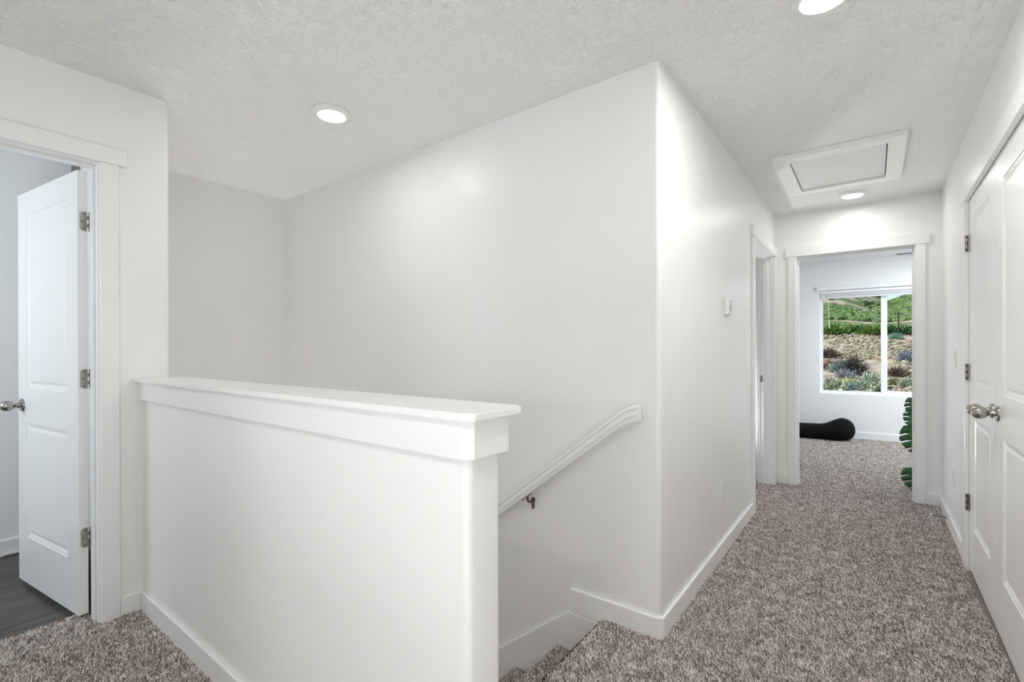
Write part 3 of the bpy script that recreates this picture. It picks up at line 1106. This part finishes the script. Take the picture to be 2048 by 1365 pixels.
def stalk(p0, p1, parent):
    p0, p1 = Vector(p0), Vector(p1)
    mid = (p0 + p1) / 2 + Vector((0, 0, 0.10 * (p1 - p0).length + 0.02))
    rings = []
    for i in range(9):
        t = i / 8
        c = p0 * (1 - t) ** 2 + mid * 2 * t * (1 - t) + p1 * t * t
        d = ((mid - p0) * (1 - t) + (p1 - mid) * t).normalized()
        u_ = d.orthogonal().normalized()
        v_ = d.cross(u_)
        r = 0.0055 * (1 - 0.45 * t)
        rings.append([c + (u_ * math.cos(k_ * PI / 3) + v_ * math.sin(k_ * PI / 3)) * r for k_ in range(6)])
    MB().loft(rings).build('stem', 'stem_green', parent, smooth=70)


TOCAM = Vector((-0.1, -0.95, 0.25))
leaves = [((-0.300, -0.20, 0.700), (-0.355, -0.235, 0.560), 0.150), ((-0.315, -0.20, 0.795), (-0.330, -0.23, 0.655), 0.135),
          ((-0.310, -0.20, 0.555), (-0.300, -0.24, 0.320), 0.235),
          ((-0.310, -0.21, 0.195), (-0.285, -0.245, 0.000), 0.225),
          ((-0.05, 0.15, 0.90), (-0.02, 0.30, 0.70), 0.26), ((0.22, -0.05, 0.80), (0.38, -0.10, 0.60), 0.26), ((0.05, -0.20, 0.72), (0.10, -0.36, 0.52), 0.26),
          ((0.25, 0.15, 0.50), (0.42, 0.20, 0.36), 0.24)]
for i, (b0, t0, wd_) in enumerate(leaves):
    nrm = TOCAM if i < 4 else (Vector(t0) - Vector(b0)).cross(Vector((0, 0, 1))).cross(Vector(t0) - Vector(b0))
    lf = monstera_leaf(b0, t0, nrm, wd_).build('leaf', 'leaf_green', pr, smooth=60)
    so_ = lf.modifiers.new('solid', 'SOLIDIFY')
    so_.thickness = 0.0012
    stalk((0.02 * math.cos(i), 0.02 * math.sin(i), 0.235), b0, pr)

# ------------------------------------------------------------------ bathroom bits
bn = empty('storage_bin', (-3.02, 0.668, -0.006))
tag(bn, 'dark grey bin with white lid behind the open bathroom door', 'bin')
mb = MB()
mb.loft([[(-0.075, -0.062, 0), (0.075, -0.062, 0), (0.075, 0.062, 0), (-0.075, 0.062, 0)], [(-0.088, -0.070, 0.262), (0.088, -0.070, 0.262), (0.088, 0.070, 0.262), (-0.088, 0.070, 0.262)]])
mb.build('body', 'bin_grey', bn, bevel=0.006)
MB().box(-0.092, 0.092, -0.072, 0.072, 0.262, 0.296).build('lid', 'plastic', bn, bevel=0.005)

# twisted white cord lying along the bathroom baseboard
cd = MB()
for ph in (0, PI):
    rings = []
    for i in range(97):
        y = 0.43 + 0.30 * i / 96
        a = i * 2 * PI / 10 + ph
        c = Vector((-4.1235 + 0.0040 * math.cos(a), y, 0.0055 + 0.0040 * math.sin(a)))
        rings.append([c + Vector((math.cos(k_ * PI / 3), 0, math.sin(k_ * PI / 3))) * 0.0048 for k_ in range(6)])
    cd.loft(rings)
tag(cd.build('rope_cord', 'cord', smooth=70), 'twisted white cord lying along the bathroom baseboard', 'cord')

# ------------------------------------------------------------------ carpet pile (geometry nodes)
ft = bpy.data.node_groups.new('carpet_pile', 'GeometryNodeTree')
ft.interface.new_socket('Geometry', in_out='INPUT', socket_type='NodeSocketGeometry')
ft.interface.new_socket('Geometry', in_out='OUTPUT', socket_type='NodeSocketGeometry')
N_ = ft.nodes
gi = N_.new('NodeGroupInput')
go = N_.new('NodeGroupOutput')
dist = N_.new('GeometryNodeDistributePointsOnFaces')
at = N_.new('GeometryNodeInputNamedAttribute')
at.data_type = 'FLOAT'
at.inputs['Name'].default_value = 'density'
ft.links.new(at.outputs['Attribute'], dist.inputs['Density'])
ft.links.new(gi.outputs[0], dist.inputs['Mesh'])
cone = N_.new('GeometryNodeMeshCone')
cone.inputs['Vertices'].default_value = 4
cone.inputs['Radius Top'].default_value = 0.0013
cone.inputs['Radius Bottom'].default_value = 0.0024
cone.inputs['Depth'].default_value = 0.0135
setm = N_.new('GeometryNodeSetMaterial')
setm.inputs['Material'].default_value = MAT['carpet_tuft']
ft.links.new(cone.outputs['Mesh'], setm.inputs['Geometry'])
inst = N_.new('GeometryNodeInstanceOnPoints')
ft.links.new(dist.outputs['Points'], inst.inputs['Points'])
ft.links.new(setm.outputs[0], inst.inputs['Instance'])
rv = N_.new('FunctionNodeRandomValue')
rv.data_type = 'FLOAT_VECTOR'
rv.inputs[0].default_value = (0.15, -0.6, 0.4)
rv.inputs[1].default_value = (1.35, 0.6, 1.75)
rot = N_.new('FunctionNodeRotateEuler') if False else None
al = N_.new('FunctionNodeRotateRotation')
e2r = N_.new('FunctionNodeEulerToRotation')
ft.links.new(rv.outputs[0], e2r.inputs[0])
ft.links.new(dist.outputs['Rotation'], al.inputs[0])
ft.links.new(e2r.outputs[0], al.inputs[1])
al.rotation_space = 'LOCAL'
ft.links.new(al.outputs[0], inst.inputs['Rotation'])
rs = N_.new('FunctionNodeRandomValue')
rs.data_type = 'FLOAT'
rs.inputs[2].default_value = 0.75
rs.inputs[3].default_value = 1.35
rs.inputs['Seed'].default_value = 5
ft.links.new(rs.outputs[1], inst.inputs['Scale'])
ft.links.new(inst.outputs[0], go.inputs[0])


def pile(quads, label):
    me = bpy.data.meshes.new('carpet_pile')
    vs, fs, dens = [], [], []
    for q, d in quads:
        b0 = len(vs)
        vs += q
        fs.append(tuple(range(b0, b0 + len(q))))
        dens.append(d)
    me.from_pydata(vs, [], fs)
    at_ = me.attributes.new('density', 'FLOAT', 'FACE')
    at_.data.foreach_set('value', dens)
    me.materials.append(MAT['carpet_tuft'])
    o = bpy.data.objects.new('carpet_pile', me)
    COL.objects.link(o)
    md = o.modifiers.new('pile', 'NODES')
    md.node_group = ft
    return tag(o, label, 'carpet', kind='stuff')


def rect(x0, x1, y0, y1, z, d):
    return ([(x0, y0, z), (x1, y0, z), (x1, y1, z), (x0, y1, z)], d)


Z = FLOOR + 0.001
D1, D2 = 64000, 52000
q = [rect(-2.92, XD, -0.19, 0.572, Z, D1), rect(XD, -1.55, -0.25, YH - T, Z, D1),
     rect(-0.965, -0.70, 1.15, YW - T, Z, D1), rect(-0.70, 0.418, 1.15, 3.0, Z, D1), rect(-0.70, 0.405, 3.0, YE - 0.02, Z, D2),
     rect(-0.83, -0.70, 3.94, 4.815, Z, D2), rect(-0.54, 0.256, YE - 0.02, 5.09, Z, D2), rect(-0.90, 0.46, 5.09, 8.0, Z, 36000)]
pile(q, 'taupe frieze carpet pile covering landing and hallway floor')
# pile on the stair edges and steps
q = []
for kk in range(0, 4):
    z = -RISE * kk + Z
    xn = -0.972 - RUN * kk
    back = -0.965 if kk == 0 else -0.972 - RUN * (kk - 1) + 0.024
    y0, y1 = YHB, YW - 0.018
    r = 0.018
    if kk:
        q.append(([(xn + r, y0, z), (back, y0, z), (back, y1, z), (xn + r, y1, z)], D1))
    pa = [(xn + r - r * math.sin(a), z - r + r * math.cos(a)) for a in [PI * t / 6 for t in range(7)]]
    for (xa, za), (xb, zb) in zip(pa[:-1], pa[1:]):
        q.append(([(xa, y0, za), (xa, y1, za), (xb, y1, zb), (xb, y0, zb)], D1))
    q.append(([(xn + 0.0235, y0, z - 2 * r), (xn + 0.0235, y1, z - 2 * r), (xn + 0.0235, y1, z - RISE), (xn + 0.0235, y0, z - RISE)], D1))
pile(q, 'taupe carpet pile wrapped over the stair nosings')

# ------------------------------------------------------------------ outdoors
CAMZ = 1.2201


def ridge(b):
    pts = [(-3, .13), (-0.3, .15), (-0.08, .135), (-0.04, .118), (0.0, .092), (0.012, .0845), (0.025, .0808), (0.036, .0815), (0.048, .088), (0.09, .12), (0.3, .16), (3, .13)]
    for (a, ea), (c, ec) in zip(pts[:-1], pts[1:]):
        if a <= b <= c:
            return ea + (ec - ea) * (b - a) / (c - a)
    return .13


def terr(x, y):
    b = x / max(y, 1.0)
    e58, e105 = -.071, .035
    if y < 58:
        z = -2.9
    elif y < 105:
        z = CAMZ + y * (e58 + (e105 - e58) * (y - 58) / 47)
    else:
        t = min(1.0, (y - 105) / 155)
        z = CAMZ + y * (e105 + (ridge(b) - e105) * t)
        if y > 260:
            z -= (y - 260) * 0.25
    amp = 0.12 + max(0, min(1, (y - 100) / 100)) * 1.3
    fade = 1.0 if y < 225 else max(0.25, (265 - y) / 40)
    return z + fade * amp * noise.noise(Vector((x * 0.06 + 3.1, y * 0.06, 0.7))) + 0.15 * noise.noise(Vector((x * 0.3, y * 0.3, 2.0)))


ys = [10 * (1.032 ** i) for i in range(112)]
bs = [math.copysign(abs(t) ** 1.9, t) * 2.4 for t in [(-1 + 2 * i / 180) for i in range(181)]]
vs = []
for y in ys:
    for b_ in bs:
        x = b_ * y
        vs.append((x, y, terr(x, y)))
nb = len(bs)
fs = []
for i in range(len(ys) - 1):
    for j in range(nb - 1):
        a = i * nb + j
        fs.append((a, a + 1, a + nb + 1, a + nb))
me = bpy.data.meshes.new('hillside')
me.from_pydata(vs, [], fs)
me.materials.append(MAT['hillside'])
for p_ in me.polygons:
    p_.use_smooth = True
hill = bpy.data.objects.new('hillside', me)
COL.objects.link(hill)
st(hill, 'dry grassy hillside rising beyond the bedroom window', 'hill')


def blob_cloud(name, items, mat, label):
    """items: (x, y, r). Rough low polygon bushes joined into one uncountable mass"""
    ico = bmesh.new()
    bmesh.ops.create_icosphere(ico, subdivisions=1, radius=1.0)
    iv = np.array([v.co[:] for v in ico.verts])
    itf = np.array([[v.index for v in f.verts] for f in ico.faces])
    ico.free()
    nv = len(iv)
    V_, F_ = [], []
    rng = np.random.default_rng(3)
    for k_, (x, y, r) in enumerate(items):
        jit = iv * (0.65 + 0.6 * rng.random((nv, 1)))
        jit[:, 2] = jit[:, 2] * 0.62
        V_.append(jit * r + np.array([x, y, terr(x, y) + r * 0.25]))
        F_.append(itf + k_ * nv)
    V_ = np.concatenate(V_)
    F_ = np.concatenate(F_)
    me_ = bpy.data.meshes.new(name)
    me_.from_pydata(V_.tolist(), [], F_.tolist())
    me_.materials.append(MAT[mat])
    o = bpy.data.objects.new(name, me_)
    COL.objects.link(o)
    return tag(o, label, 'scrub', kind='stuff')


rnd = random.Random(11)
green, dry, pale = [], [], []
while len(green) < 3600:
    y = rnd.uniform(101, 262)
    b_ = rnd.uniform(-0.16, 0.13)
    x = b_ * y
    v = noise.fractal(Vector((x * 0.055, y * 0.022, 4.0)), 0.9, 2.1, 4)
    if v > 0.04 + rnd.uniform(-0.08, 0.08) or (y < 106 and rnd.random() < 0.5):
        green.append((x, y, rnd.uniform(0.35, 1.0) * (0.7 + y / 260)))
while len(dry) < 1500:
    y = rnd.uniform(50, 101)
    b_ = rnd.uniform(-0.13, 0.11)
    x = b_ * y
    v = noise.fractal(Vector((x * 0.12, y * 0.05, 9.0)), 0.9, 2.1, 3)
    if v > 0.02:
        dry.append((x, y, rnd.uniform(0.12, 0.42)))
while len(pale) < 260:
    y = rnd.uniform(52, 100)
    b_ = rnd.uniform(-0.13, 0.11)
    x = b_ * y
    v = noise.fractal(Vector((x * 0.12, y * 0.06, 19.0)), 0.9, 2.1, 3)
    if v > 0.05:
        pale.append((x, y, rnd.uniform(0.12, 0.45)))
blob_cloud('hill_scrub', [g for i, g in enumerate(green) if i % 3], 'scrub', 'dense dark green scrub oak covering the upper hillside')
blob_cloud('light_scrub', [g for i, g in enumerate(green) if i % 3 == 0], 'scrub_light', 'lighter yellow green scrub scattered over the upper hillside')
blob_cloud('dry_brush', dry, 'dry_scrub', 'low dry tan brush scattered across the grassy slope')
blob_cloud('low_sagebrush', pale, 'sage', 'low pale sage tufts scattered across the grassy slope')


def shrub(name, x, y, w, h, mat, label, spiky=1.0, n=420, group=None):
    z = terr(x, y)
    root = empty(name, (x, y, z))
    tag(root, label, 'shrub', group)
    rg = random.Random(int(abs(x * 1000 + y * 77)))
    mb = MB()
    bm = mb.bm
    for i in range(n):
        a = rg.uniform(0, 2 * PI)
        el = math.asin(rg.uniform(0.0, 1.0))
        rr_ = rg.uniform(0.35, 0.86)
        d = Vector((math.cos(a) * math.cos(el), math.sin(a) * math.cos(el), math.sin(el)))
        c = Vector((d.x * w / 2 * rr_, d.y * w / 2 * rr_, d.z * h * rr_ * rg.uniform(0.8, 1.05)))
        g = (d + Vector((rg.uniform(-.6, .6), rg.uniform(-.6, .6), rg.uniform(0.1, .8)))).normalized()
        L = rg.uniform(0.10, 0.22) * w * spiky
        s = g.orthogonal().normalized() * (0.035 * w / spiky)
        s.rotate(Matrix.Rotation(rg.uniform(0, 6.28), 3, g))
        v = [bm.verts.new(c - s), bm.verts.new(c + s), bm.verts.new(c + g * L)]
        bm.faces.new(v)
    mb.build('foliage', mat, root)
    stem = MB()
    for i in range(5):
        a = i * 1.3
        stem.loft([[Vector((0.03 * math.cos(t * 2.1), 0.03 * math.sin(t * 2.1), -0.05)) for t in range(3)],
                   [Vector((0.25 * w * math.cos(a) + 0.015 * math.cos(t * 2.1), 0.25 * w * math.sin(a) + 0.015 * math.sin(t * 2.1), 0.55 * h)) for t in range(3)]])
    stem.build('branches', 'dead', root)
    return root


shrub('sagebrush', -3.1, 56.9, 2.7, 1.5, 'sage', 'pale green sagebrush in the lower left corner of the window')
shrub('rabbitbrush', -2.0, 59.0, 1.9, 1.25, 'yellow', 'yellow green bush low in the left window pane')
shrub('sagebrush', -0.30, 59.2, 3.2, 2.0, 'mint', 'large mint green sagebrush low beside the window mullion', n=520)
shrub('sagebrush', -3.44, 71.8, 2.6, 1.8, 'blue_sage', 'blue green sagebrush left of the dark dead brush')
shrub('dead_brush', -1.95, 70.1, 3.2, 2.5, 'dead', 'dark leafless dead brush in the middle of the left pane', spiky=2.2, n=420)
shrub('dead_brush', -2.7, 67.3, 2.2, 0.95, 'lavender', 'grey lavender brush below the dark dead brush', spiky=1.5)
shrub('brush_bush', -4.75, 74.3, 2.2, 1.35, 'red_brush', 'reddish brown brush at the left edge of the window', spiky=1.3)
shrub('brush_bush', -5.1, 83.0, 2.9, 1.7, 'brown_brush', 'dark brown brush above the reddish brush', spiky=1.3)
shrub('sagebrush', 3.55, 81.0, 2.6, 1.6, 'grey_blue', 'grey blue sagebrush at the right edge of the right pane')
shrub('brush_bush', 2.2, 69.1, 2.4, 1.1, 'brown_brush', 'dark rusty brush low in the right pane', spiky=1.4)
shrub('sagebrush', 1.5, 62.4, 1.9, 1.0, 'olive', 'olive green bush low in the right pane beside the mullion')
shrub('sagebrush', 2.63, 61.4, 1.7, 1.1, 'sage', 'pale green bush in the lower right of the right pane')
shrub('sagebrush', 2.9, 97.0, 2.2, 1.0, 'teal', 'teal sagebrush at the foot of the utility pole')
shrub('sagebrush', -1.55, 58.2, 1.5, 0.9, 'blue_sage', 'small blue grey sagebrush between the yellow and mint bushes')
shrub('scrub_oak', -5.5, 101.4, 5.0, 1.5, 'bright_green', 'bright green scrub oak row behind the blind wand', n=600)
shrub('scrub_oak', -2.0, 101.8, 3.2, 1.2, 'dark_green', 'darker green scrub oak in the middle of the left pane')
shrub('scrub_oak', -0.4, 100.4, 4.4, 1.5, 'bright_green', 'bright green scrub oak touching the window mullion', n=600)
shrub('scrub_oak', 2.3, 100.6, 3.0, 1.5, 'dark_green', 'dark green scrub oak at the left of the right pane')
shrub('scrub_oak', 4.4, 100.0, 3.2, 1.5, 'dark_green', 'dark green scrub oak right of the utility pole')


def pole(x, y, h, r, mat, label):
    z = terr(x, y)
    root = empty('utility_pole', (x, y, z))
    tag(root, label, 'pole')
    MB().lathe([(0.0, -0.3), (r, -0.3), (r * 0.75, h), (0.0, h)], (0, 0, 0), (0, 0, 1), 10).build('post', mat, root, smooth=40)
    MB().box(-0.55, 0.55, -0.05, 0.05, h - 0.45, h - 0.33).build('crossarm', mat, root)
    for dx in (-0.48, 0.48, 0.2):
        MB().lathe([(0.0, 0), (0.04, 0), (0.05, 0.06), (0.03, 0.12), (0.0, 0.12)], (dx, 0, h - 0.33), (0, 0, 1), 8).build('insulator', mat, root)


pole(3.26, 99.1, 3.9, 0.13, 'pole_wood', 'dark wooden utility pole in the right window pane')
pole(0.49, 130.4, 3.3, 0.11, 'pole_grey', 'pale grey utility pole on the hill beside the window mullion')
